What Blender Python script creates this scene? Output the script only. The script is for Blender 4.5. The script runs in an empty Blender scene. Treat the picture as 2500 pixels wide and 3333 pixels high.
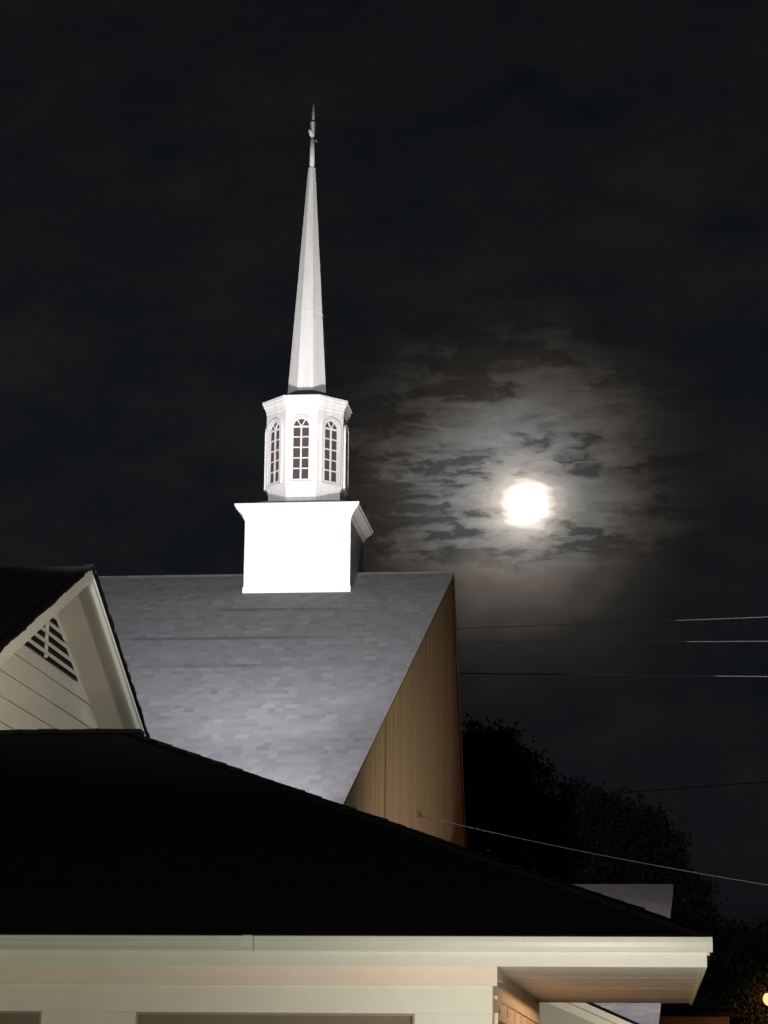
import bpy, bmesh, math, random
from mathutils import Vector, Matrix
R_ = math.radians
C = bpy.context.scene.collection
scene = bpy.context.scene
CZ = 1.6                      # eye height; all z below are measured from eye height and lifted by CZ

# ------------------------------------------------------------------ camera
cd = bpy.data.cameras.new('camera'); cam = bpy.data.objects.new('camera', cd); C.objects.link(cam)
scene.camera = cam
FPX = 7700.0
d = Vector((888, -1891, -FPX)).normalized()
u = Vector((0.01, 1, 0)); u.z = -(u.dot(d)) / d.z; u.normalize()
xv = d.cross(u)
M = Matrix(((xv.x, xv.y, xv.z), (d.x, d.y, d.z), (u.x, u.y, u.z)))      # camera axes written in world axes
cam.matrix_world = Matrix.Translation((0, 0, CZ)) @ M.to_4x4()
cd.sensor_fit = 'VERTICAL'; cd.sensor_height = 24; cd.lens = FPX / 3333 * 24
cd.clip_start = 0.1; cd.clip_end = 6000

scene.view_settings.view_transform = 'Standard'; scene.view_settings.look = 'None'
scene.view_settings.exposure = 0; scene.view_settings.gamma = 1

# ------------------------------------------------------------------ node helper
class NT:
    def __init__(s, nt): s.nt = nt; s.n = nt.nodes; s.l = nt.links
    def new(s, t, **k):
        n = s.n.new(t)
        for a, b in k.items(): setattr(n, a, b)
        return n
    def put(s, v, sock):
        if isinstance(v, (int, float, tuple, list)): sock.default_value = v
        else: s.l.new(v, sock)
    def m(s, op, a, b=0.0, c=None, clamp=False):
        n = s.new('ShaderNodeMath', operation=op); n.use_clamp = clamp
        s.put(a, n.inputs[0]); s.put(b, n.inputs[1])
        if c is not None: s.put(c, n.inputs[2])
        return n.outputs[0]
    def ramp(s, fac, pts, interp='LINEAR'):
        n = s.new('ShaderNodeValToRGB'); cr = n.color_ramp; cr.interpolation = interp
        while len(cr.elements) < len(pts): cr.elements.new(0.5)
        for e, (p, c) in zip(cr.elements, pts):
            e.position = p; e.color = (c[0], c[1], c[2], 1) if not isinstance(c, (int, float)) else (c, c, c, 1)
        s.put(fac, n.inputs[0]); return n.outputs[0]
    def mix(s, f, a, b, blend='MIX'):
        n = s.new('ShaderNodeMix', data_type='RGBA', blend_type=blend)
        s.put(f, n.inputs[0])
        s.put(a if not isinstance(a, tuple) else (*a, 1), n.inputs[6]); s.put(b if not isinstance(b, tuple) else (*b, 1), n.inputs[7])
        return n.outputs[2]
    def noise(s, vec, scale, detail=2, rough=.5, dist=0.0, typ=None):
        n = s.new('ShaderNodeTexNoise'); s.put(vec, n.inputs['Vector'])
        n.inputs['Scale'].default_value = scale; n.inputs['Detail'].default_value = detail
        n.inputs['Roughness'].default_value = rough; n.inputs['Distortion'].default_value = dist
        return n.outputs['Fac']

def lin(*c): return tuple(((v / 255) / 12.92 if v / 255 <= .04045 else ((v / 255 + .055) / 1.055) ** 2.4) for v in c)

# ------------------------------------------------------------------ world: thin moonlit cloud in a night sky
MA, MB_ = -0.0538, 0.2474      # moon position as x/y and z/y of its direction (recomputed below)
mv = M @ Vector((1720 - 1250, -(1640 - 1666.5), -FPX)).normalized()
MA, MB_ = mv.x / mv.y, mv.z / mv.y
w = bpy.data.worlds.new('World'); scene.world = w; w.use_nodes = True
N = NT(w.node_tree); N.n.clear()
out = N.new('ShaderNodeOutputWorld'); bg = N.new('ShaderNodeBackground'); N.l.new(bg.outputs[0], out.inputs[0])
tc = N.new('ShaderNodeTexCoord'); sp = N.new('ShaderNodeSeparateXYZ'); N.l.new(tc.outputs['Generated'], sp.inputs[0])
ysafe = N.m('MAXIMUM', sp.outputs[1], 0.05)
a = N.m('MULTIPLY', N.m('SUBTRACT', N.m('DIVIDE', sp.outputs[0], ysafe), MA), 7.7)      # units: 1 = about 7.4 degrees / 1000 px of arc
b = N.m('MULTIPLY', N.m('SUBTRACT', N.m('DIVIDE', sp.outputs[2], ysafe), MB_), 7.7)
def vec(av, bv, k, z):
    c = N.new('ShaderNodeCombineXYZ'); N.put(av, c.inputs[0]); N.put(N.m('MULTIPLY', bv, k), c.inputs[1]); c.inputs[2].default_value = z; return c.outputs[0]
big = vec(a, b, 1.5, 8.1)
wob = N.m('SUBTRACT', N.noise(big, 2.6, 4, .6), .5)
wob2 = N.m('SUBTRACT', N.noise(vec(a, b, 3.0, 4.4), 14, 4, .6), .5)
ax = N.m('ADD', a, .03)
ax = N.m('ADD', N.m('MULTIPLY', N.m('MAXIMUM', ax, 0), 1.5), N.m('MULTIPLY', N.m('MINIMUM', ax, 0), 1.16))
by = N.m('ADD', N.m('MULTIPLY', N.m('MAXIMUM', b, 0), 1.28), N.m('MULTIPLY', N.m('MINIMUM', b, 0), 1.4))
r = N.m('SQRT', N.m('ADD', N.m('MULTIPLY', ax, ax), N.m('MULTIPLY', by, by)))
rw = N.m('ADD', r, N.m('MULTIPLY', wob, N.m('MULTIPLY', N.m('MINIMUM', r, .6), .55)))
halo = N.ramp(N.m('DIVIDE', rw, 1.8), [(0, lin(212, 205, 196)), (.06, lin(178, 172, 164)), (.095, lin(152, 150, 147)), (.14, lin(133, 133, 132)),
              (.20, lin(110, 110, 108)), (.27, lin(88, 85, 80)), (.35, lin(64, 60, 55)), (.46, lin(44, 42, 39)), (.62, lin(30, 30, 29)), (1, lin(18, 20, 22))])
under = N.ramp(N.m('DIVIDE', rw, 1.8), [(0, lin(205, 190, 174)), (.09, lin(172, 162, 151)), (.15, lin(136, 128, 119)), (.21, lin(97, 91, 84)),
              (.28, lin(66, 61, 56)), (.37, lin(44, 42, 39)), (.55, lin(30, 30, 29)), (1, lin(19, 20, 21))])
wu = N.m('ADD', a, N.m('MULTIPLY', wob, .5)); wv = N.m('ADD', b, N.m('MULTIPLY', wob2, .035))
n1 = N.noise(vec(wu, wv, 3.2, 3.3), 3.3, 3, .5)
n2 = N.noise(vec(wu, wv, 3.6, 1.7), 11, 5, .6)
dens = N.m('ADD', N.m('MULTIPLY', n1, .62), N.m('MULTIPLY', n2, .38))
cover = N.m('SUBTRACT', .36, N.m('SQRT', N.m('ADD', N.m('POWER', N.m('SUBTRACT', a, .08), 2.0), N.m('MULTIPLY', N.m('POWER', N.m('SUBTRACT', b, .12), 2.0), 1.3))))
dens = N.m('ADD', dens, N.m('MULTIPLY', cover, .20))
mask = N.ramp(dens, [(.435, 0), (.47, .42), (.505, .74), (.57, 1)], 'EASE')
gap = N.mix(.68, halo, lin(26, 23, 20))
tex = N.ramp(N.noise(vec(wu, wv, 2.4, 6.2), 10, 6, .62), [(.3, .80), (.7, 1.12)])
up = N.mix(1.0, N.mix(mask, gap, halo), tex, 'MULTIPLY')
lowf = N.ramp(N.m('ADD', N.m('ADD', b, .5), N.m('MULTIPLY', wob, .25)), [(.24, 0), (.38, 1)], 'EASE')
sky = N.mix(lowf, under, up)
far = N.noise(vec(a, b, 1.8, 8.1), 1.6, 6, .65, .2)
base = N.mix(N.ramp(far, [(.35, 0), (.7, 1)]), lin(15, 18, 22), lin(26, 27, 28))
farf = N.ramp(N.m('DIVIDE', rw, 2.0), [(.25, 0), (.55, 1)], 'EASE')
sky = N.mix(farf, sky, base)
rc = N.m('SQRT', N.m('ADD', N.m('MULTIPLY', a, a), N.m('MULTIPLY', b, b)))
streak = N.m('SUBTRACT', N.noise(vec(a, b, 3.5, 2.2), 9, 3, .5), .5)
core = N.ramp(N.m('ADD', rc, N.m('MULTIPLY', streak, .07)),
              [(.048, (1.6, 1.55, 1.5)), (.062, (1.2, 1.12, 1.02)), (.076, (.62, .54, .46)), (.100, (.22, .175, .135)), (.14, (.06, .045, .03)), (.20, (0, 0, 0))], 'EASE')
sky = N.mix(1.0, sky, core, 'ADD')
vg = N.ramp(N.m('MULTIPLY', sp.outputs[2], 2.2), [(0, .55), (.25, .85), (.6, 1), (1, .72)])
sky = N.mix(1.0, sky, vg, 'MULTIPLY')
N.l.new(sky, bg.inputs[0]); bg.inputs[1].default_value = 1.0

# ------------------------------------------------------------------ lights
def look(o, tgt):
    o.rotation_euler = (Vector(tgt) - o.location).to_track_quat('-Z', 'Y').to_euler()
def spot(name, loc, tgt, power, size, blend, col, rad=.15):
    l = bpy.data.lights.new(name, 'SPOT'); l.energy = power; l.spot_size = R_(size); l.spot_blend = blend; l.color = col; l.shadow_soft_size = rad
    o = bpy.data.objects.new(name, l); C.objects.link(o); o.location = (loc[0], loc[1], loc[2] + CZ); look(o, (tgt[0], tgt[1], tgt[2] + CZ)); return o
def point(name, loc, power, col, rad=.2):
    l = bpy.data.lights.new(name, 'POINT'); l.energy = power; l.color = col; l.shadow_soft_size = rad
    o = bpy.data.objects.new(name, l); C.objects.link(o); o.location = (loc[0], loc[1], loc[2] + CZ); return o
ml = bpy.data.lights.new('moonlight', 'SUN'); ml.energy = .01; ml.angle = R_(.6); ml.color = (.85, .92, 1)
mo = bpy.data.objects.new('moonlight', ml); C.objects.link(mo); mo.rotation_euler = (-mv).to_track_quat('-Z', 'Y').to_euler()
spot('steeple_flood', (-6.9, 37.7, 6.2), (-8.15, 53.6, 15.6), 9500, 68, 1, (1, .965, .95), .25)
spot('spire_fill', (-6.9, 37.7, 6.2), (-8.15, 54.2, 20.8), 8500, 36, 1, (1, .97, .95), .25)  # added second spot, brightens the spire where the steeple flood falls off
spot('roof_fill', (-6.8, 28.0, 9.5), (-9.6, 50, 8.6), 15500, 58, 1, (.97, .95, 1.0), .3)  # added unseen spot high up, evens out the light on the church roof
spot('roof_flood', (-7.2, 37.5, 5.3), (-8.0, 43.0, 4.6), 1500, 112, 1, (.96, .95, 1.0), .25)
spot('hall_fill', (-2.2, 35.2, 6.4), (-.3, 44.5, 1.6), 4200, 44, 1, (.95, .93, 1.0), .25)  # added unseen spot, stands in for the church floods on the hall roof
spot('gable_sodium', (4.0, 43.0, 2.2), (-5.2, 48, 3.6), 1850, 80, 1, (1, .79, .54), .4)
spot('lot_lamp', (14, 10, 9.0), (-8, 31.5, 6.0), 12500, 20, .8, (1, .965, .86), .35)
spot('front_lot_lamp', (-2.5, 5.5, -.9), (-1.8, 21, 1.2), 2650, 80, .8, (1, .935, .74), .5)
spot('soffit_fill', (-.6, 18.0, -1.35), (-.6, 25.5, 1.1), 520, 110, 1, (1, .91, .83), .4)  # added low spot without a fixture, brightens the soffit from below
spot('side_lamp', (6.0, 26.0, 1.47), (-1.43, 26.0, .6), 2000, 75, 1, (1, .62, .36), .12)
spot('rear_porch_fill', (1.0, 32.5, -.3), (-.9, 36, 1.2), 420, 45, .8, (1, .88, .70), .12)  # added unseen spot, brightens the rake boards of the porch
wl = spot('wire_lamp', (12, 62, 8), (12 - 3.99, 62 + 8.32, 8 + 3.85), 15000, 17.8, .12, (1, .97, .95), .05)
spot('drop_lamp', (3, 38, 1.0), (-.5, 47, 4.7), 420, 32, .6, (1, .8, .6), .1)

# ------------------------------------------------------------------ materials
def mat(name, col, rough=.6, metal=0, noise=None, bump=0, spec=.4):
    m = bpy.data.materials.new(name); m.use_nodes = True; T = NT(m.node_tree); p = T.n['Principled BSDF']
    p.inputs['Roughness'].default_value = rough; p.inputs['Metallic'].default_value = metal
    p.inputs['Specular IOR Level'].default_value = spec
    tcn = T.new('ShaderNodeTexCoord')
    sc, amt = noise or (2.0, .08)
    f = T.noise(tcn.outputs['Object'], sc, 5, .6)
    f2 = T.noise(tcn.outputs['Object'], sc * 7, 3, .6)
    ff = T.m('ADD', T.m('MULTIPLY', f, .7), T.m('MULTIPLY', f2, .3))
    c = T.mix(T.ramp(ff, [(.3, 0), (.7, 1)]), tuple(v * (1 - amt) for v in col), tuple(min(1, v * (1 + amt)) for v in col))
    T.l.new(c, p.inputs['Base Color'])
    if bump:
        bn = T.new('ShaderNodeBump'); bn.inputs['Strength'].default_value = bump; bn.inputs['Distance'].default_value = .02
        T.l.new(f2, bn.inputs['Height']); T.l.new(bn.outputs[0], p.inputs['Normal'])
    return m
M_white = mat('white_steeple_paint', (.80, .79, .78), .45, noise=(1.5, .03))
T = NT(M_white.node_tree); p_ = T.n['Principled BSDF']; t_ = T.new('ShaderNodeTexCoord'); mp_ = T.new('ShaderNodeMapping'); mp_.inputs['Scale'].default_value = (5, 5, .5)
T.l.new(t_.outputs['Object'], mp_.inputs[0])
T.l.new(T.ramp(T.noise(mp_.outputs[0], 1.3, 6, .65), [(.3, (.70, .68, .66)), (.5, (.79, .78, .77)), (.7, (.83, .82, .81))]), p_.inputs['Base Color'])
M_trim = mat('cream_trim_paint', (.74, .74, .66), .5, noise=(1.2, .06), bump=.1)
M_gutter = mat('gutter_enamel', (.64, .67, .60), .35, noise=(.8, .07))
M_siding = mat('cream_siding', (.72, .71, .62), .55, noise=(1.0, .07), bump=.15)
M_frieze = mat('peach_frieze_paint', (.74, .655, .56), .6, noise=(1.0, .06), bump=.1)
M_soffit = mat('soffit_panel', (.72, .68, .61), .6, noise=(1.2, .07), bump=.1)
M_dark = mat('flat_black', (.012, .012, .012), .9)
M_glass = mat('dark_glass', (.085, .068, .066), .25, spec=.3)
M_blind = mat('brown_screen', (.20, .155, .12), .8, noise=(3, .12))
M_black = mat('black_shingle', (.012, .014, .014), .95, noise=(6, .3), bump=.4, spec=.05)
M_edge = mat('shingle_edge', (.014, .011, .011), .95, spec=.05)
M_metal = mat('grey_metal', (.30, .32, .30), .5, metal=.3)
M_wood = mat('weathered_pole_wood', (.12, .09, .06), .8, noise=(5, .3))
M_brown = mat('brown_siding', (.16, .10, .06), .8, noise=(2, .2))
M_cable = mat('cable_jacket', (.12, .12, .125), .5)
M_bark = mat('bark', (.07, .05, .04), .9, noise=(6, .3), bump=.5)
M_wall = mat('church_tan_panel', (.46, .37, .27), .75, noise=(.6, .05), bump=.1)

def vstreak_wall():
    # vertical lighter and darker streaks on tall tan panels
    m = M_wall; T = NT(m.node_tree); p = T.n['Principled BSDF']
    t = T.new('ShaderNodeTexCoord'); mp = T.new('ShaderNodeMapping'); mp.inputs['Scale'].default_value = (.2, 3.2, .05)
    T.l.new(t.outputs['Object'], mp.inputs[0])
    f = T.noise(mp.outputs[0], 1.0, 6, .75)
    c = T.mix(T.ramp(f, [(.3, 0), (.7, 1)]), (.35, .28, .20), (.47, .38, .28))
    T.l.new(c, p.inputs['Base Color'])
vstreak_wall()

def shingle_mat(name, c0, c1, warm):
    m = bpy.data.materials.new(name); m.use_nodes = True; T = NT(m.node_tree); p = T.n['Principled BSDF']
    p.inputs['Roughness'].default_value = .9; p.inputs['Specular IOR Level'].default_value = .15
    at = T.new('ShaderNodeAttribute'); at.attribute_name = 'tone'
    tcn = T.new('ShaderNodeTexCoord')
    g = T.noise(tcn.outputs['Object'], 60, 3, .7)
    f = T.m('ADD', T.m('MULTIPLY', at.outputs['Fac'], .8), T.m('MULTIPLY', g, .25))
    c = T.ramp(f, [(.05, c0), (.55, warm), (.95, c1)])
    T.l.new(c, p.inputs['Base Color'])
    bn = T.new('ShaderNodeBump'); bn.inputs['Strength'].default_value = .4; bn.inputs['Distance'].default_value = .01
    T.l.new(g, bn.inputs['Height']); T.l.new(bn.outputs[0], p.inputs['Normal'])
    return m
M_shingle = shingle_mat('grey_asphalt_shingle', (.12, .12, .13), (.31, .305, .315), (.215, .212, .222))

# ------------------------------------------------------------------ mesh helpers
def obj(name, bm, mats, parent=None, smooth=False):
    me = bpy.data.meshes.new(name)
    bm.normal_update(); bm.to_mesh(me); bm.free()
    for mm in (mats if isinstance(mats, (list, tuple)) else [mats]): me.materials.append(mm)
    if smooth:
        for p in me.polygons: p.use_smooth = True
    o = bpy.data.objects.new(name, me); C.objects.link(o)
    if parent is not None:
        o.parent = parent
        o.matrix_parent_inverse = parent_world(parent).inverted()
    return o
def parent_world(p):
    m = Matrix.Translation(p.location)
    return m
def tag(o, label=None, cat=None, group=None, kind=None):
    if label: o['label'] = label
    if cat: o['category'] = cat
    if group: o['group'] = group
    if kind: o['kind'] = kind
    return o
def thing(name, label, cat, loc=(0, 0, 0), group=None):
    o = bpy.data.objects.new(name, None); C.objects.link(o); o.location = loc; o.empty_display_size = .3
    return tag(o, label, cat, group)
def face(bm, pts, mi=0):
    f = bm.faces.new([bm.verts.new((p[0], p[1], p[2] + CZ)) for p in pts]); f.material_index = mi; return f
def hexa(bm, bot, top, mi=0):
    b_ = [bm.verts.new((p[0], p[1], p[2] + CZ)) for p in bot]; t_ = [bm.verts.new((p[0], p[1], p[2] + CZ)) for p in top]
    n = len(b_); fs = [bm.faces.new(b_[::-1]), bm.faces.new(t_)]
    for i in range(n): fs.append(bm.faces.new((b_[i], b_[(i + 1) % n], t_[(i + 1) % n], t_[i])))
    for f in fs: f.material_index = mi
def box(bm, x0, x1, y0, y1, z0, z1, mi=0):
    q = [(x0, y0), (x1, y0), (x1, y1), (x0, y1)]
    hexa(bm, [(x, y, z0) for x, y in q], [(x, y, z1) for x, y in q], mi)
def slab(bm, pts, th, mi=0):     # polygon thickened downwards
    hexa(bm, [(x, y, z - th) for x, y, z in pts], pts, mi)
def bar(bm, p, q, wdt, h, mi=0):   # rectangular bar p->q, h measured in z, width horizontally
    p = Vector(p); q = Vector(q); dr = (q - p); s = Vector((-dr.y, dr.x, 0))
    s = (s.normalized() if s.length > 1e-6 else Vector((1, 0, 0))) * wdt / 2; hz = Vector((0, 0, h))
    hexa(bm, [p - s - hz, p + s - hz, q + s - hz, q - s - hz], [p - s, p + s, q + s, q - s], mi)
def tube(bm, pts, rads, seg=10, cap=True, mi=0):
    rings = []
    for i, p in enumerate(pts):
        p = Vector(p); t = (Vector(pts[min(i + 1, len(pts) - 1)]) - Vector(pts[max(i - 1, 0)])).normalized()
        s = t.cross(Vector((.3, .2, 1)) if abs(t.z) < .95 else Vector((1, 0, 0))).normalized(); v = t.cross(s)
        rr = rads[i] if isinstance(rads, (list, tuple)) else rads
        rings.append([bm.verts.new((p + (s * math.cos(k * 2 * math.pi / seg) + v * math.sin(k * 2 * math.pi / seg)) * rr + Vector((0, 0, CZ)))) for k in range(seg)])
    for r0, r1 in zip(rings, rings[1:]):
        for k in range(seg):
            f = bm.faces.new((r0[k], r0[(k + 1) % seg], r1[(k + 1) % seg], r1[k])); f.material_index = mi
    if cap:
        for f in (bm.faces.new(rings[0][::-1]), bm.faces.new(rings[-1])): f.material_index = mi
def prism(bm, cx, cy, prof, seg=8, mi=0):     # octagonal lathe, prof = [(across_flats/2, z)], flat facing -Y
    rings = []
    for ap, z in prof:
        rr = ap / math.cos(math.pi / seg)
        rings.append([bm.verts.new((cx + rr * math.cos(-math.pi / 2 + math.pi / seg + k * 2 * math.pi / seg), cy + rr * math.sin(-math.pi / 2 + math.pi / seg + k * 2 * math.pi / seg), z + CZ)) for k in range(seg)])
    for r0, r1 in zip(rings, rings[1:]):
        for k in range(seg): f = bm.faces.new((r0[k], r0[(k + 1) % seg], r1[(k + 1) % seg], r1[k])); f.material_index = mi
    bm.faces.new(rings[0][::-1]).material_index = mi; bm.faces.new(rings[-1]).material_index = mi
def sqprof(bm, cx, cy, prof, mi=0):
    prism(bm, cx, cy, prof, 4, mi)

def shingles(bm, ridge_y, ridge_z, slope, run, xl, xr_fn, course=.2, tab=.32, seed=1, waves=()):
    """courses of tabs laid on a slope that faces -Y; each tab is a slightly lifted quad with a butt edge"""
    rnd = random.Random(seed); cs = math.cos(math.atan(slope)); n = int(run / cs / course) + 1
    lay = bm.faces.layers.float.new('tone_f')
    nz = Vector((0, -math.sin(math.atan(slope)), cs))
    rowt = 0
    for i in range(n):
        s0 = i * course * cs; s1 = min((i + 1) * course * cs + .02, run)
        if s0 >= run: break
        rowt = rowt * .5 + rnd.uniform(-.04, .04)
        x = xl - rnd.random() * tab; lift_row = .001 + rnd.random() * .001
        for (wc, wx0, wx1, wh) in waves:
            pass
        while True:
            wd = tab * rnd.uniform(.55, 1.35)
            xe = xr_fn(s0)
            a0, a1 = max(x, xl), min(x + wd, xe)
            if a0 >= xe: break
            if a1 - a0 > .01:
                lift = lift_row + rnd.random() * .002; sag_shade = 0
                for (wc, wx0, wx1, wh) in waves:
                    if i == wc and wx0 < x < wx1: sag_shade = wh * (1 - abs((x - (wx0 + wx1) / 2) / ((wx1 - wx0) / 2)) ** 2)  # row toned darker, painting the shadow line of a sag in the roof
                tone = min(1, max(0, .45 + rowt + rnd.gauss(0, .095) - sag_shade))
                p = lambda X, s, L: (X, ridge_y - s - nz.y * -L * 0 + nz.y * L, ridge_z - s * slope + nz.z * L)
                q = [p(a0, s1, lift), p(a1, s1, lift), p(a1, s0, .004), p(a0, s0, .004)]
                f = face(bm, q); f[lay] = tone
                f = face(bm, [p(a0, s1, 0), p(a1, s1, 0), p(a1, s1, lift), p(a0, s1, lift)]); f[lay] = max(0, tone - .1)  # butt edge toned darker, painting the shadow line between courses
            x += wd
def tone_to_attr(o):
    me = o.data; src = me.attributes.get('tone_f')
    dst = me.attributes.new('tone', 'FLOAT', 'FACE')
    vals = [0.0] * len(me.polygons); src.data.foreach_get('value', vals); dst.data.foreach_set('value', vals)

# ------------------------------------------------------------------ ground
bm = bmesh.new(); 
g = bmesh.ops.create_grid(bm, x_segments=40, y_segments=40, size=1500)
for v in bm.verts: v.co.y += 500
gm = mat('night_grass', (.035, .05, .02), .95, noise=(.3, .3))
o = obj('ground', bm, gm); tag(o, kind='structure')
bm = bmesh.new(); box(bm, -40, 30, -6, 19.2, -CZ - .3 + .304, -CZ + .008)
bm2 = mat('asphalt', (.05, .05, .05), .9, noise=(3, .2), bump=.2)
o = obj('parking_lot', bm, bm2); tag(o, kind='structure')

# ------------------------------------------------------------------ church
GZ = -CZ
church = thing('church', 'church with lit grey shingle roof, tan gable end and tall white steeple', 'church', (-14, 54.8, 0))
RX, RY, RZ, T_ = -4.6, 54.8, 11.97, .5
XL = -32; HW = 18.0; PR = .05      # half width, prow set-back per metre
th = .075
def xr(s): return RX - PR * s
# roof deck (both slopes) as a solid, front slope then shingled
bm = bmesh.new()
for sg in (-1, 1):
    slab(bm, [(XL, RY, RZ), (RX, RY, RZ), (xr(HW), RY + sg * HW, RZ - T_ * HW), (XL, RY + sg * HW, RZ - T_ * HW)][::(1 if sg > 0 else -1)], th)
roof = obj('roof', bm, M_edge, church)
bm = bmesh.new()
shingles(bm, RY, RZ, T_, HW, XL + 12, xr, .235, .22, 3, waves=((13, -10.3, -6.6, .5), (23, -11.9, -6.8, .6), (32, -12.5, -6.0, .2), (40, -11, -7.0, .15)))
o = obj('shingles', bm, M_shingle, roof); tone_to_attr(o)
bm = bmesh.new()
rnd = random.Random(5); x = XL + 12; lay = bm.faces.layers.float.new('tone_f')
while x < RX - .02:
    x1 = min(x + .28, RX)
    f = face(bm, [(x, RY - .13, RZ - .045), (x1, RY - .13, RZ - .045), (x1, RY, RZ + .035), (x, RY, RZ + .035)]); f[lay] = rnd.uniform(.5, .9)
    f = face(bm, [(x, RY, RZ + .035), (x1, RY, RZ + .035), (x1, RY + .13, RZ - .045), (x, RY + .13, RZ - .045)]); f[lay] = .5
    x = x1
o = obj('ridge_cap', bm, M_shingle, roof); tone_to_attr(o)
# gable wall: prow shaped, two panels meeting under the apex, with vertical battens
ins = .03
bm = bmesh.new()
for sg in (-1, 1):
    e = HW - .4
    p0 = (RX - ins, RY, GZ); p1 = (RX - ins - PR * e, RY + sg * e, GZ); p2 = (RX - ins - PR * e, RY + sg * e, RZ - T_ * e - th - .01); p3 = (RX - ins, RY, RZ - th - .01)
    q = [p0, p1, p2, p3]; back = [(p[0] - .25, p[1], p[2]) for p in q]
    hexa(bm, back, q)
gw = obj('gable_wall', bm, M_wall, church); gw['label'] = 'tan vertical paneled gable end'
bm = bmesh.new()
rnd = random.Random(9)
k = -HW + .6
while k < HW - .6:
    if abs(k) > .15:
        s = abs(k); X = RX - ins - PR * s
        wd = .05
        box(bm, X - .02, X + .003, RY + k - wd / 2, RY + k + wd / 2, GZ, RZ - T_ * (s + wd / 2) - th - .03)
    k += .52
# wider strip, added to cast the dark vertical band on the wall
for k in (-9.4,):
    s = abs(k); X = RX - ins - PR * s
    box(bm, X - .02, X + .02, RY + k - .22, RY + k + .22, GZ, RZ - T_ * (s + .22) - th - .03)
obj('wall_batten', bm, M_wall, gw)
bm = bmesh.new()
for sg in (-1, 1):
    bar(bm, (RX + .012, RY, RZ - .005), (RX + .012 - PR * HW, RY + sg * HW, RZ - .005 - T_ * HW), .04, .07)
obj('rake_trim', bm, mat('rake_trim_paint', (.30, .26, .21), .7), church)
bm = bmesh.new()   # long walls
box(bm, XL + .3, RX - PR * HW - 1.0, RY - HW + .5, RY - HW + .8, GZ, RZ - T_ * (HW - .5) - th - .02)
box(bm, XL + .3, RX - PR * HW - 1.0, RY + HW - .8, RY + HW - .5, GZ, RZ - T_ * (HW - .5) - th - .02)
box(bm, XL, XL + .28, RY - HW + .5, RY + HW - .5, GZ, RZ - T_ * (HW - .5) - th - .02)
obj('side_wall', bm, M_wall, church)
# steeple base
SX, SY = -8.13, 54.56
bm = bmesh.new(); sqprof(bm, SX, SY, [(1.25, 10.9), (1.25, 12.97)])
sb = obj('steeple_base', bm, M_white, church)
bm = bmesh.new(); box(bm, SX - 1.27, SX + 1.27, SY - 1.275, SY - 1.245, 11.15, 11.36)
obj('base_flashing', bm, M_white, sb)
bm = bmesh.new()
sqprof(bm, SX, SY, [(1.253, 12.960), (1.265, 12.970), (1.265, 13.000), (1.285, 13.020), (1.30, 13.070), (1.35, 13.130), (1.41, 13.190), (1.44, 13.210), (1.44, 13.250), (1.47, 13.270), (1.47, 13.330), (1.40, 13.331), (1.40, 13.310)])
obj('cornice', bm, M_white, sb)
bm = bmesh.new(); sqprof(bm, SX, SY, [(1.41, 13.310), (.85, 13.530)])
obj('base_cap', bm, mat('cap_metal', (.30, .27, .24), .7), sb)
# lantern
bm = bmesh.new()
prism(bm, SX, SY, [(.74, 13.42), (.85, 13.46), (.87, 13.80), (.89, 13.90), (.93, 13.93), (.93, 15.82)])
lan = obj('lantern', bm, M_white, church); lan['label'] = 'octagonal white lantern with arched windows'
bm = bmesh.new()
prism(bm, SX, SY, [(.932, 15.76), (.945, 15.78), (.95, 15.83), (.975, 15.90), (1.01, 15.96), (1.01, 16.0), (1.04, 16.02), (1.04, 16.08), (.98, 16.09)])
obj('lantern_cornice', bm, M_white, lan)
bm = bmesh.new(); prism(bm, SX, SY, [(.99, 16.07), (.40, 16.40)])
obj('lantern_cap', bm, mat('lantern_cap_metal', (.05, .04, .035), .8), lan)
def arch_outline(hw, z0, zs, n=12):   # from bottom-left up around the arch to bottom-right, (u, z)
    pts = [(-hw, z0), (-hw, zs)]
    for i in range(1, n): t = math.pi - i * math.pi / n; pts.append((hw * math.cos(t), zs + hw * math.sin(t)))
    pts += [(hw, zs), (hw, z0)]; return pts
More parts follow.
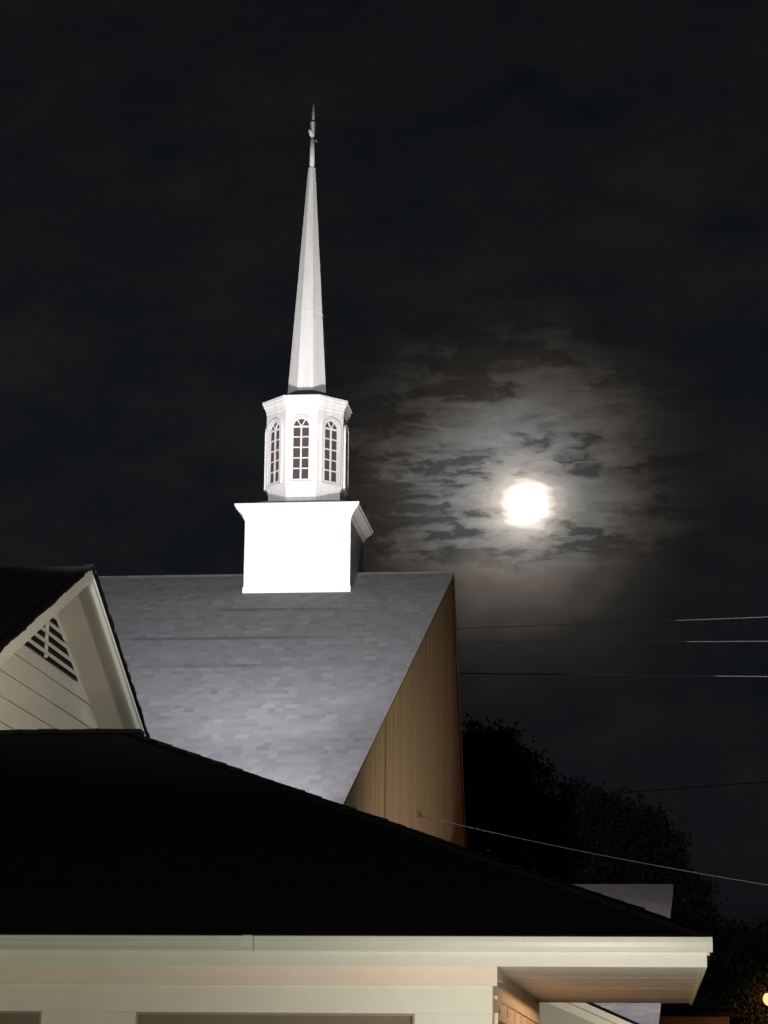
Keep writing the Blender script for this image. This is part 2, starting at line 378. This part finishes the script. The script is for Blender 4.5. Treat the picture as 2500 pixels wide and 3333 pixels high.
def window_mesh():
    bm = bmesh.new(); W = .185; Z0, ZS = 14.03, 15.32
    P = lambda u_, z, dpt: (u_, -dpt, z)
    # glass
    o_ = arch_outline(W + .01, Z0 - .01, ZS); face(bm, [P(a_, z, .004) for a_, z in o_][::-1], 1)
    def ring(i_, o_, d0, d1):
        n = len(i_)
        for k in range(n):
            j = (k + 1) % n
            face(bm, [P(*o_[k], d1), P(*o_[j], d1), P(*i_[j], d1), P(*i_[k], d1)])
            face(bm, [P(*i_[k], d0), P(*i_[k], d1), P(*i_[j], d1), P(*i_[j], d0)])
            face(bm, [P(*o_[k], d1), P(*o_[k], d0), P(*o_[j], d0), P(*o_[j], d1)])
    ring(arch_outline(W, Z0, ZS), arch_outline(W + .055, Z0 - .04, ZS), 0, .035)
    ring(arch_outline(W + .075, Z0 - .06, ZS), arch_outline(W + .10, Z0 - .085, ZS), 0, .05)
    def bx(u0, u1, z0, z1, dp=.028):
        box(bm, u0, u1, -dp, -.005, z0, z1)
    bx(-.02, .02, Z0, ZS + .02)
    for k in range(1, 5): bx(-W, W, Z0 + k * (ZS - Z0) / 5 - .013, Z0 + k * (ZS - Z0) / 5 + .013, .03)
    bx(-W, W, ZS - .028, ZS + .014, .031)
    for an in (60, 120):
        c, s = math.cos(R_(an)), math.sin(R_(an))
        hexa(bm, [(-.012 * s, -.029, ZS + .012 * c), (.012 * s, -.029, ZS - .012 * c), (.012 * s, -.006, ZS - .012 * c), (-.012 * s, -.006, ZS + .012 * c)],
             [(c * W - .012 * s, -.029, ZS + s * W + .012 * c), (c * W + .012 * s, -.029, ZS + s * W - .012 * c), (c * W + .012 * s, -.006, ZS + s * W - .012 * c), (c * W - .012 * s, -.006, ZS + s * W + .012 * c)])
    for v in bm.verts: v.co.z -= CZ
    return bm
wm = None
for k in range(8):
    an = k * math.pi / 4
    if wm is None:
        o = obj('window', window_mesh(), [M_white, M_glass], lan); wm = o
    else:
        o = wm.copy(); C.objects.link(o); o.parent = lan
    o.matrix_parent_inverse = parent_world(lan).inverted()
    o.location = (SX + math.sin(an) * .931, SY - math.cos(an) * .931, CZ); o.rotation_euler = (0, 0, an)
# spire
bm = bmesh.new(); prism(bm, SX, SY, [(.40, 16.36), (.475, 16.37), (.462, 16.47), (.088, 22.25), (.07, 22.26)])
spire = obj('spire', bm, M_white, church)
bm = bmesh.new()
for z in (18.4,):
    ap = .462 + (.088 - .462) * (z - 16.47) / 5.78
    prism(bm, SX, SY, [(ap + .004, z), (ap + .003, z + .03)])
obj('seam_band', bm, M_white, spire)
bm = bmesh.new(); tube(bm, [(SX, SY, 22.2), (SX, SY, 23.12)], .062, 14); obj('pole', bm, M_white, spire, True)
bm = bmesh.new(); tube(bm, [(SX + .005, SY - .01, 23.08), (SX - .035, SY - .03, 23.2), (SX - .075, SY - .04, 23.27)], [.055, .062, .05], 12); obj('bent_bracket', bm, M_white, spire, True)
bm = bmesh.new(); tube(bm, [(SX, SY, 23.16), (SX, SY, 23.45), (SX, SY, 23.452), (SX, SY, 23.50)], [.058, .058, .068, .068], 12); obj('collar', bm, M_metal, spire, True)
bm = bmesh.new(); tube(bm, [(SX + .01, SY, 23.49), (SX + .012, SY, 24.05)], [.034, .028], 8); obj('lightning_rod', bm, M_metal, spire, True)
bm = bmesh.new(); tube(bm, [(SX + .04, SY, 23.03), (SX + .12, SY, 22.95)], .014, 6); obj('clip', bm, M_metal, spire, True)

# ------------------------------------------------------------------ annex: front left gable with louvre vent
annex = thing('annex', 'cream sided annex gable with triangular louvre vent, left of the grey church roof', 'building', (-12, 32.5, 0))
AX, AY, AZ, AT = -8.0, 32.5, 7.27, .45; AH = 4.9; OV = .60; ALX = -26
bm = bmesh.new()
for sg in (-1, 1):
    slab(bm, [(ALX, AY, AZ), (AX, AY, AZ), (AX, AY + sg * AH, AZ - AT * AH), (ALX, AY + sg * AH, AZ - AT * AH)][::(1 if sg > 0 else -1)], .10)
obj('roof', bm, M_black, annex)
bm = bmesh.new()   # ragged shingle edge above the rake
rnd = random.Random(2)
for sg in (-1, 1):
    s = 0
    while s < AH:
        L = .14; e = rnd.uniform(0, .03)
        bar(bm, (AX + .03 + e / 2, AY + sg * s, AZ + .028 - AT * s), (AX + .03 + e / 2, AY + sg * (s + L), AZ + .03 - AT * (s + L)), .10 + e, .045)
        s += L
obj('shingle_edge', bm, M_edge, annex)
bm = bmesh.new()
for sg in (-1, 1):
    bar(bm, (AX + .01, AY, AZ - .03), (AX + .01, AY + sg * AH, AZ - .03 - AT * AH), .04, .235)
    bar(bm, (AX + .042, AY, AZ - .022), (AX + .042, AY + sg * AH, AZ - .022 - AT * AH), .03, .07)
obj('rake_board', bm, M_trim, annex)
bm = bmesh.new(); WX = AX - OV
for sg in (-1, 1):
    q = [(WX - .02, AY, AZ - .105), (AX - .012, AY, AZ - .105), (AX - .012, AY + sg * AH, AZ - .105 - AT * AH), (WX - .02, AY + sg * AH, AZ - .105 - AT * AH)]
    slab(bm, q[::(1 if sg > 0 else -1)], .09)
    for k in range(1, 12):
        s = k * .42
        if s < AH - .1: bar(bm, (WX, AY + sg * s, AZ - .196 - AT * s), (AX - .035, AY + sg * s, AZ - .196 - AT * s), .01, .002)
obj('soffit', bm, M_soffit, annex)
# lap siding wall: boards as tilted strips; they run unbroken behind the vent
VZ0, VC = 5.95, AY + .36; VT = .45; VHW = 1.74
bm = bmesh.new()
top = AZ - .19
def half(z): return (top - z) / AT
zz = 2.0
while zz < top - .02:
    z1 = min(zz + .34, top)
    h0 = min(AH - .3, half(zz)); h1 = min(AH - .3, half(z1))
    hexa(bm, [(WX - .12, AY - h0, zz), (WX + .012, AY - h0, zz), (WX + .012, AY + h0, zz), (WX - .12, AY + h0, zz)],
         [(WX - .12, AY - h1 - .001, z1 - .002), (WX - .016, AY - h1 - .001, z1 - .002), (WX - .016, AY + h1, z1 - .002), (WX - .12, AY + h1, z1 - .002)])
    zz = z1
box(bm, ALX + .3, WX - .13, AY - AH + .3, AY - AH + .5, GZ, AZ - AT * (AH - .3) - .2)
box(bm, ALX + .3, WX - .13, AY + AH - .5, AY + AH - .3, GZ, AZ - AT * (AH - .3) - .2)
box(bm, WX - .14, WX - .01, AY - AH + .3, AY + AH - .3, GZ, 2.0)
obj('wall', bm, M_siding, annex)
bm = bmesh.new()
hexa(bm, [(WX + .013, VC - VHW, VZ0 + .0), (WX + .018, VC - VHW, VZ0), (WX + .018, VC + VHW, VZ0), (WX + .013, VC + VHW, VZ0)],
     [(WX + .013, VC - .02, VZ0 + VHW * VT), (WX + .018, VC - .02, VZ0 + VHW * VT), (WX + .018, VC + .02, VZ0 + VHW * VT), (WX + .013, VC + .02, VZ0 + VHW * VT)])
vent = obj('gable_vent', bm, M_dark, annex)  # near-black sheet over the siding, painting the shade between the slats
bm = bmesh.new()
for k in range(6):
    z = VZ0 + .065 + k * .148; hh = VHW - (z - VZ0) / VT
    if hh > .1:
        he = hh - .05
        hexa(bm, [(WX + .02, VC - hh, z), (WX + .06, VC - hh, z - .03), (WX + .06, VC + he, z - .03), (WX + .02, VC + he, z)],
             [(WX + .02, VC - hh, z + .055), (WX + .06, VC - hh, z + .03), (WX + .06, VC + he, z + .03), (WX + .02, VC + he, z + .055)])
obj('louvre_slat', bm, M_siding, vent)
bm = bmesh.new(); box(bm, WX + .02, WX + .065, AY + .02, AY + .055, VZ0, VZ0 + VHW * VT - .1)
obj('mullion', bm, M_siding, vent)

# ------------------------------------------------------------------ near building with black hip roof
near = thing('hip_roof_building', 'low cream building with black hip roof and long white gutter in front', 'building', (-8, 26, 0))
EX, EY, EZ = .48, 21.0, 1.335; NR = 6.75; NT_ = .418; NRX = EX - NR; NRY = EY + NR; NRZ = EZ + NR * NT_; NBY = 30.2; NLX = -22
bm = bmesh.new()
hexv = lambda p: p
E0 = (NLX, EY, EZ); E1 = (EX, EY, EZ); E2 = (EX, NBY, EZ); E3 = (NLX, NBY, EZ); Ra = (NRX, NRY, NRZ); Rb = (NLX, NRY, NRZ)
vs = {n: bm.verts.new((p[0], p[1], p[2] + CZ)) for n, p in dict(a=E0, b=E1, c=E2, d=E3, e=Ra, f=Rb, a2=(NLX, EY, EZ - .03), b2=(EX, EY, EZ - .03), c2=(EX, NBY, EZ - .03), d2=(NLX, NBY, EZ - .03)).items()}
for q in ('abef', 'bce', 'cdfe'): bm.faces.new([vs[c] for c in q])
for q in (('a2', 'b2', 'b', 'a'), ('b2', 'c2', 'c', 'b'), ('c2', 'd2', 'd', 'c'), ('a2', 'd2', 'c2', 'b2'), ('a', 'f', 'd', 'd2', 'a2')): bm.faces.new([vs[c] for c in q])
nroof = obj('roof', bm, M_black, near)
bm = bmesh.new(); rnd = random.Random(8)   # hip and ridge cap shingles give the uneven outline
s = 0
while s < NR - .1:
    L = .21; h = .010 + rnd.random() * .012
    for t0, t1 in ((s, s + L),):
        p = Vector((EX - t0, EY + t0, EZ + NT_ * t0 + h)); q = Vector((EX - t1, EY + t1, EZ + NT_ * t1 + h * .5))
        bar(bm, p, q, .2, .05)
    s += L * rnd.uniform(.8, 1.1)
x = NRX + .2
while x > NLX:
    bar(bm, (x, NRY, NRZ + .015 + rnd.random() * .018), (x - .26, NRY, NRZ + .015 + rnd.random() * .012), .24, .05); x -= .25
obj('hip_cap', bm, M_black, nroof)
# courses on the front slope, barely seen
bm = bmesh.new(); lay = None
n = 52
for i in range(n):
    s0 = i * .13 * 1.0; x1 = EX - s0; 
    if s0 > NR - .15: break
    z = EZ + NT_ * s0
    face(bm, [(NLX, EY + s0, z + .004), (x1, EY + s0, z + .004), (x1 - .13, EY + s0 + .13, z + NT_ * .13 + .002), (NLX, EY + s0 + .13, z + NT_ * .13 + .002)])
    face(bm, [(NLX, EY + s0, z), (x1, EY + s0, z), (x1, EY + s0, z + .004), (NLX, EY + s0, z + .004)])
obj('shingles', bm, M_black, nroof)
# gutter: profile swept along front, end cap at the corner, joint sleeve
bm = bmesh.new()
prof = [(-.015, 1.315), (-.105, 1.318), (-.125, 1.31), (-.125, 1.275), (-.112, 1.268), (-.112, 1.262), (-.100, 1.225), (-.075, 1.195), (-.075, 1.185), (-.015, 1.185)]
def sweep(prof, x0, x1):
    n = len(prof); A = [bm.verts.new((x0, EY + y, z + CZ)) for y, z in prof]; B = [bm.verts.new((x1, EY + y, z + CZ)) for y, z in prof]
    for k in range(n): bm.faces.new((A[k], A[(k + 1) % n], B[(k + 1) % n], B[k]))
    bm.faces.new(A[::-1]); bm.faces.new(B)
sweep(prof, NLX, -3.515); sweep(prof, -3.509, EX + .02)
sweep([(y - .006, z + (.004 if z > 1.25 else -.004)) for y, z in prof], -3.60, -3.52)
obj('gutter', bm, M_gutter, near)
bm = bmesh.new()
box(bm, NLX, EX - .03, EY - .014, EY + .014, 1.06, 1.30)
box(bm, EX - .055, EX - .029, EY + .0145, NBY, 1.06, 1.30)
obj('fascia', bm, M_trim, near)
bm = bmesh.new(); box(bm, EX - .028, EX - .006, EY - .02, NBY, 1.16, 1.30)
box(bm, EX - .028, EX + .02, EY + .3, NBY - .1, 1.20, 1.305); obj('side_gutter', bm, M_gutter, near)
SWX = -1.43; FWY = 21.32
bm = bmesh.new(); box(bm, NLX, EX - .06, EY + .016, NBY, 1.085, 1.10); 
for k in range(1, 4): box(bm, SWX + .01, EX - .062, EY + .1 + k * 2.4, EY + .108 + k * 2.4, 1.0835, 1.0849)
obj('soffit', bm, M_soffit, near)
bm = bmesh.new(); box(bm, NLX, SWX + .045, FWY - .05, FWY - .002, .905, 1.083)
box(bm, SWX + .002, SWX + .04, FWY - .0, 22.3, .975, 1.083)
obj('frieze', bm, M_frieze, near)
# front wall with openings
WZT = .663
bm = bmesh.new()
box(bm, NLX, SWX, FWY, FWY + .15, WZT, 1.084)                   # header band
def lap(x0, x1, z0, z1, y, step=.115):
    z = z1
    while z > z0:
        zb = max(z - step, z0)
        hexa(bm, [(x0, y - .016, zb), (x1, y - .016, zb), (x1, y + .15, zb), (x0, y + .15, zb)], [(x0, y - .002, z - .001), (x1, y - .002, z - .001), (x1, y + .15, z - .001), (x0, y + .15, z - .001)])
        z = zb
lap(-5.50, -4.80, GZ, WZT, FWY); lap(-2.12, SWX - .001, GZ, WZT, FWY, .2)
box(bm, -4.63, -2.12, FWY, FWY + .15, GZ, -.75); box(bm, NLX, -5.5, FWY, FWY + .15, GZ, -.75)
box(bm, NLX, SWX - .151, NBY - .3, NBY - .15, GZ, 1.084)
obj('front_wall', bm, M_siding, near)
bm = bmesh.new()
box(bm, -4.80, -4.63, FWY - .03, FWY + .12, GZ, WZT - .002); 
obj('corner_post', bm, M_frieze, near)
bm = bmesh.new()
sv = mat('side_wall_paint', (.70, .60, .48), .6, noise=(1.5, .1), bump=.2)
box(bm, SWX - .15, SWX - .001, FWY + .151, NBY - .15, GZ, 1.084)
k = FWY + .9
while k < NBY - .3:
    box(bm, SWX, SWX + .012, k, k + .03, GZ, .80); k += 1.2
box(bm, SWX, SWX + .03, FWY + .2, NBY - .16, .80, .83)
obj('side_wall', bm, sv, near)
for (x0, x1) in ((-4.63, -2.12), (-11.0, -5.50)):
    bm = bmesh.new(); box(bm, x0 + .001, x1 - .001, FWY + .05, FWY + .07, -.75, WZT - .02)
    wn = obj('window', bm, M_blind, near)
    bm = bmesh.new(); box(bm, x0, x1, FWY + .0, FWY + .05, WZT - .022, WZT - .001); box(bm, x0, x0 + .02, FWY + .0, FWY + .05, -.75, WZT - .023); box(bm, x1 - .02, x1, FWY + .0, FWY + .05, -.75, WZT - .023)
    obj('window_frame', bm, mat('brown_frame', (.30, .26, .21), .7), wn)
bm = bmesh.new(); box(bm, SWX + .001, SWX + .02, FWY + .25, FWY + 2.6, -1.0, .62)
sw = obj('window', bm, M_blind, near)
bm = bmesh.new()
for q in ((FWY + .2, FWY + .25), (FWY + 2.6, FWY + 2.66)): box(bm, SWX + .001, SWX + .035, q[0], q[1], -1.0, .68)
box(bm, SWX + .001, SWX + .035, FWY + .251, FWY + 2.599, .621, .68)
obj('window_frame', bm, sv, sw)

# ------------------------------------------------------------------ rear porch gable under the eave line
porch = thing('rear_porch', 'small porch with white rake boards, seen low beyond the wide eave', 'porch', (-4.2, 38, 0))
PX, PZ, PT, PY = -4.2, 2.70, .43, 36.0
bm = bmesh.new()
for sg in (-1, 1):
    slab(bm, [(PX, PY, PZ), (PX + sg * 5.2, PY, PZ - PT * 5.2), (PX + sg * 5.2, PY + 5.5, PZ - PT * 5.2), (PX, PY + 5.5, PZ)][::(-1 if sg < 0 else 1)], .09)
obj('roof', bm, M_edge, porch)
bm = bmesh.new()
for sg in (-1, 1):
    bar(bm, (PX, PY - .03, PZ - .05), (PX + sg * 5.2, PY - .03, PZ - .05 - PT * 5.2), .05, .10)
    bar(bm, (PX, PY + .01, PZ - .17), (PX + sg * 5.2, PY + .01, PZ - .17 - PT * 5.2), .05, .12)
obj('rake_board', bm, M_trim, porch)
bm = bmesh.new()
hexa(bm, [(PX - 4.6, PY + 1.5, GZ), (PX + 4.6, PY + 1.5, GZ), (PX + 4.6, PY + 1.7, GZ), (PX - 4.6, PY + 1.7, GZ)],
     [(PX - 4.6, PY + 1.5, PZ - 4.6 * PT - .12), (PX + 4.6, PY + 1.5, PZ - 4.6 * PT - .12), (PX + 4.6, PY + 1.7, PZ - 4.6 * PT - .12), (PX - 4.6, PY + 1.7, PZ - 4.6 * PT - .12)])
face(bm, [(PX - 4.6, PY + 1.5, PZ - 4.6 * PT - .12), (PX + 4.6, PY + 1.5, PZ - 4.6 * PT - .12), (PX, PY + 1.5, PZ - .12)])
obj('wall', bm, M_soffit, porch)

# ------------------------------------------------------------------ low hall with lit grey shingles to the right
hall = thing('low_hall', 'low hall roof of lit grey shingles, a small wedge above the black roof at right', 'building', (-2, 50, 0))
HX, HY, HZ = .41, 50, 4.22; HR = 7.4
bm = bmesh.new()
for sg in (-1, 1):
    slab(bm, [(-4.5, HY, HZ), (HX, HY, HZ), (HX - .055 * HR, HY + sg * HR, HZ - .45 * HR), (-4.5, HY + sg * HR, HZ - .45 * HR)][::(1 if sg > 0 else -1)], .1)
hr = obj('roof', bm, M_edge, hall)
bm = bmesh.new(); shingles(bm, HY, HZ, .45, HR, -4.5, lambda s: HX + .012 - .055 * s, .14, .2, 12)
o = obj('shingles', bm, M_shingle, hr); tone_to_attr(o)
bm = bmesh.new()
X1 = HX - .055 * HR - .1
hexa(bm, [(X1 - .2, HY - HR + .4, GZ), (X1, HY - HR + .4, GZ), (X1, HY + HR - .4, GZ), (X1 - .2, HY + HR - .4, GZ)],
     [(X1 - .2, HY - HR + .4, HZ - .45 * (HR - .4) - .11), (X1, HY - HR + .4, HZ - .45 * (HR - .4) - .11), (X1, HY + HR - .4, HZ - .45 * (HR - .4) - .11), (X1 - .2, HY + HR - .4, HZ - .45 * (HR - .4) - .11)])
hexa(bm, [(X1 - .2, HY - HR + .4, HZ - .45 * (HR - .4) - .112), (X1, HY - HR + .4, HZ - .45 * (HR - .4) - .112), (X1, HY + HR - .4, HZ - .45 * (HR - .4) - .112), (X1 - .2, HY + HR - .4, HZ - .45 * (HR - .4) - .112)],
     [(X1 - .2, HY - .02, HZ - .11), (X1, HY - .02, HZ - .11), (X1, HY + .02, HZ - .11), (X1 - .2, HY + .02, HZ - .11)])
box(bm, -4.5, X1 - .201, HY - HR + .4, HY - HR + .6, GZ, HZ - .45 * (HR - .4) - .11)
obj('wall', bm, M_wall, hall)

# ------------------------------------------------------------------ brown house far right
house = thing('brown_house', 'dim brown house at the bottom right, beyond the eave corner', 'house', (1, 60, 0))
bm = bmesh.new(); box(bm, -.02, 1.75, 58.2, 62, GZ, 1.78); obj('wall', bm, M_brown, house)
bm = bmesh.new()
hexa(bm, [(-.2, 58, 1.78), (2.2, 58, 1.78), (2.2, 62.3, 1.78), (-.2, 62.3, 1.78)], [(-.1, 59.8, 2.08), (1.2, 59.8, 2.08), (1.2, 60.4, 2.08), (-.1, 60.4, 2.08)])
obj('roof', bm, M_edge, house)
bm = bmesh.new(); box(bm, .5, 1.1, 58.17, 58.199, .2, 1.3); hw_ = obj('window', bm, M_glass, house)

# ------------------------------------------------------------------ trees
leafm = mat('night_leaf', (.019, .022, .016), .9, noise=(3, .3), spec=.1)
def tree(label, x, y, h, lobes, seed, n=9000, leaf=.10):
    rnd = random.Random(seed); t = thing('tree', label, 'tree', (x, y, 0), 'dark trees behind the buildings')
    bm = bmesh.new(); tube(bm, [(x, y, GZ), (x + .1, y, GZ + h * .25), (x - .1, y + .1, GZ + h * .55), (x, y, GZ + h * .8)], [.32, .25, .16, .05], 9)
    for (lx, ly, lz, lr) in lobes:
        z0 = GZ + h * rnd.uniform(.25, .5)
        tube(bm, [(x, y, z0), ((x + lx) / 2, (y + ly) / 2, (z0 + lz) / 2 + .3), (lx, ly, lz)], [.13, .08, .03], 6)
    obj('trunk', bm, M_bark, t, True)
    bm = bmesh.new(); tot = sum(l[3] ** 2 for l in lobes)
    for (lx, ly, lz, lr) in lobes:
        # each lobe is a cloud of small clumps of leaves
        nc = int(n * lr ** 2 / tot / 22)
        for c in range(nc):
            v = Vector((rnd.gauss(0, 1), rnd.gauss(0, 1), rnd.gauss(0, 1))).normalized() * (rnd.random() ** .42) * lr * rnd.uniform(.85, 1.1)
            cc = Vector((lx, ly, lz)) + Vector((v.x, v.y, v.z * .85))
            cr = rnd.uniform(.18, .42)
            for k in range(22):
                p = cc + Vector((rnd.gauss(0, 1), rnd.gauss(0, 1), rnd.gauss(0, .8))) * cr * .6
                a1 = Vector((rnd.gauss(0, 1), rnd.gauss(0, 1), rnd.gauss(0, 1))).normalized(); a2 = a1.cross(Vector((rnd.gauss(0, 1), rnd.gauss(0, 1), rnd.gauss(0, 1)))).normalized()
                s_ = leaf * rnd.uniform(.6, 1.2)
                face(bm, [p - a1 * s_, p + a2 * s_ * .45, p + a1 * s_, p - a2 * s_ * .45])
    obj('crown', bm, leafm, t)
tree('dark tree rising right beside the tan gable end, tallest', -5.6, 76, 13, [(-5.8, 76, 9.9, 1.7), (-4.6, 76, 9.8, 1.4), (-4.1, 76, 8.4, 1.3), (-6.2, 76, 7.5, 2.4), (-3.9, 76, 6.4, 1.6), (-5.2, 76, 10.6, 1.1)], 1, 36000)
tree('broad dark tree in the middle of the row, above the lit shingle wedge', -1.6, 76, 11.5, [(-2.3, 76, 8.2, 1.8), (-.9, 76, 7.9, 1.6), (-.2, 76, 7.2, 1.4), (.3, 76, 5.6, 1.7), (-2.0, 76, 6.0, 2.4), (.9, 76, 4.0, 1.5), (-3.6, 76, 5.0, 1.8)], 2, 44000)
tree('lower dark tree to the right of the broad one', 2.0, 77, 7, [(1.9, 77, 4.3, 1.4), (1.2, 77, 3.2, 1.3), (2.4, 77, 2.6, 1.3), (1.6, 77, 2.0, 1.6)], 3, 22000)
tree('dark tree at the right edge, above the orange lamp', 4.1, 77, 8, [(4.3, 77, 4.3, 1.5), (3.4, 77, 3.4, 1.0), (4.4, 77, 2.5, 1.6), (3.4, 77, 1.9, 1.0)], 4, 22000)
tree('low bushy tree lit orange by the globe lamp, beside the brown house', 2.5, 63, 4, [(1.9, 63, 1.5, .8), (2.6, 62, 1.9, .9), (3.3, 62, 2.4, .9), (1.2, 65, 1.9, .6)], 6, 16000, .06)

# ------------------------------------------------------------------ wires
def wire(label, p, q, sag, rad, n=24):
    bm = bmesh.new(); pts = []
    for i in range(n + 1):
        t = i / n; v = Vector(p).lerp(Vector(q), t); v.z -= sag * 4 * t * (1 - t); pts.append(v)
    tube(bm, pts, rad, 6)
    return tag(obj('power_line', bm, M_cable, None, True), label, 'wire', 'power lines at the right')
def ray(px, py, Y):
    v = M @ Vector((px - 1250, -(py - 1666.5), -FPX)); return v * (Y / v.y)
for (x0, y0, x1, y1, lb) in ((1500, 2046, 2500, 2008, 'topmost of the overhead wires at right, rising to the right'),
                             (1500, 2092, 2500, 2087, 'middle overhead wire at right, level, between two others'),
                             (1500, 2192, 2500, 2202, 'lowest of the three bright overhead wires at right')):
    p = ray(x0, y0, 78); q = ray(x1, y1, 78); dq = (q - p)
    wire(lb, p - dq * .35, q + dq * 1.2, 0, .018)
p = ray(2060, 2577, 79.5); q = ray(2500, 2545, 79.5); wire('faint dark overhead wire just above the tree tops at right', p - (q - p) * 1.2, q + (q - p) * 2, 0, .018).data.materials[0] = M_dark
dp = Vector((-4.92, 49.5, 5.62)); q = ray(2500, 2864, 44.5)
wire('bright service wire running down right from the tan gable end', dp, dp + (q - dp) * 1.35, .12, .008)

bm = bmesh.new(); box(bm, -4.96, -4.80, 49.44, 49.56, 5.56, 5.70); obj('cable_bracket', bm, M_metal, gw)
# ------------------------------------------------------------------ street lamps
def emis(name, col, st):
    m = bpy.data.materials.new(name); m.use_nodes = True; T = NT(m.node_tree); p = T.n['Principled BSDF']
    p.inputs['Base Color'].default_value = (.8, .7, .5, 1); p.inputs['Emission Color'].default_value = (*col, 1); p.inputs['Emission Strength'].default_value = st
    return m
def lamp(label, pos, rad, m, power):
    t = thing('street_lamp', label, 'lamp', (pos[0], pos[1], 0))
    bm = bmesh.new(); tube(bm, [(pos[0], pos[1], GZ), (pos[0], pos[1], pos[2] - rad * .9)], [.07, .045], 8); obj('post', bm, M_metal, t, True)
    bm = bmesh.new(); bmesh.ops.create_uvsphere(bm, u_segments=20, v_segments=12, radius=rad)
    for v in bm.verts: v.co += Vector((pos[0], pos[1], pos[2] + CZ))
    g_ = obj('globe', bm, m, t, True)
    bm = bmesh.new(); tube(bm, [(pos[0], pos[1], pos[2] + rad * .8), (pos[0], pos[1], pos[2] + rad * 1.15)], [rad * .8, rad * .3], 12); obj('cap', bm, M_metal, t, True)
    return t
L1 = (2.80, 60, 2.27)
lamp('glowing orange globe lamp on a post at the right edge', L1, .17, emis('sodium_globe', (1, .36, .13), 2.2), 0)
point('street_lamp_light', (L1[0] + .55, 60.2, L1[2] + .1), 170, (1, .34, .12), .12)
L2 = (2.62, 62, 1.66)
point('house_fill', (2.4, 56.5, 1.0), 45, (1, .55, .26), .12)  # added point in front of the brown house to brighten it, away from the globe
lamp('lower reddish globe lamp at the bottom right corner', L2, .08, emis('low_globe', (1, .35, .15), 4), 0)

# ------------------------------------------------------------------ moon
bm = bmesh.new(); D = 3000; bmesh.ops.create_uvsphere(bm, u_segments=48, v_segments=24, radius=56 / FPX * D)
me_ = emis('moon_glow', (1, .98, .95), 6)
moon = obj('moon', bm, me_, None, True); moon.location = mv * D + Vector((0, 0, CZ))
tag(moon, 'blazing full moon behind thin cloud', 'moon')
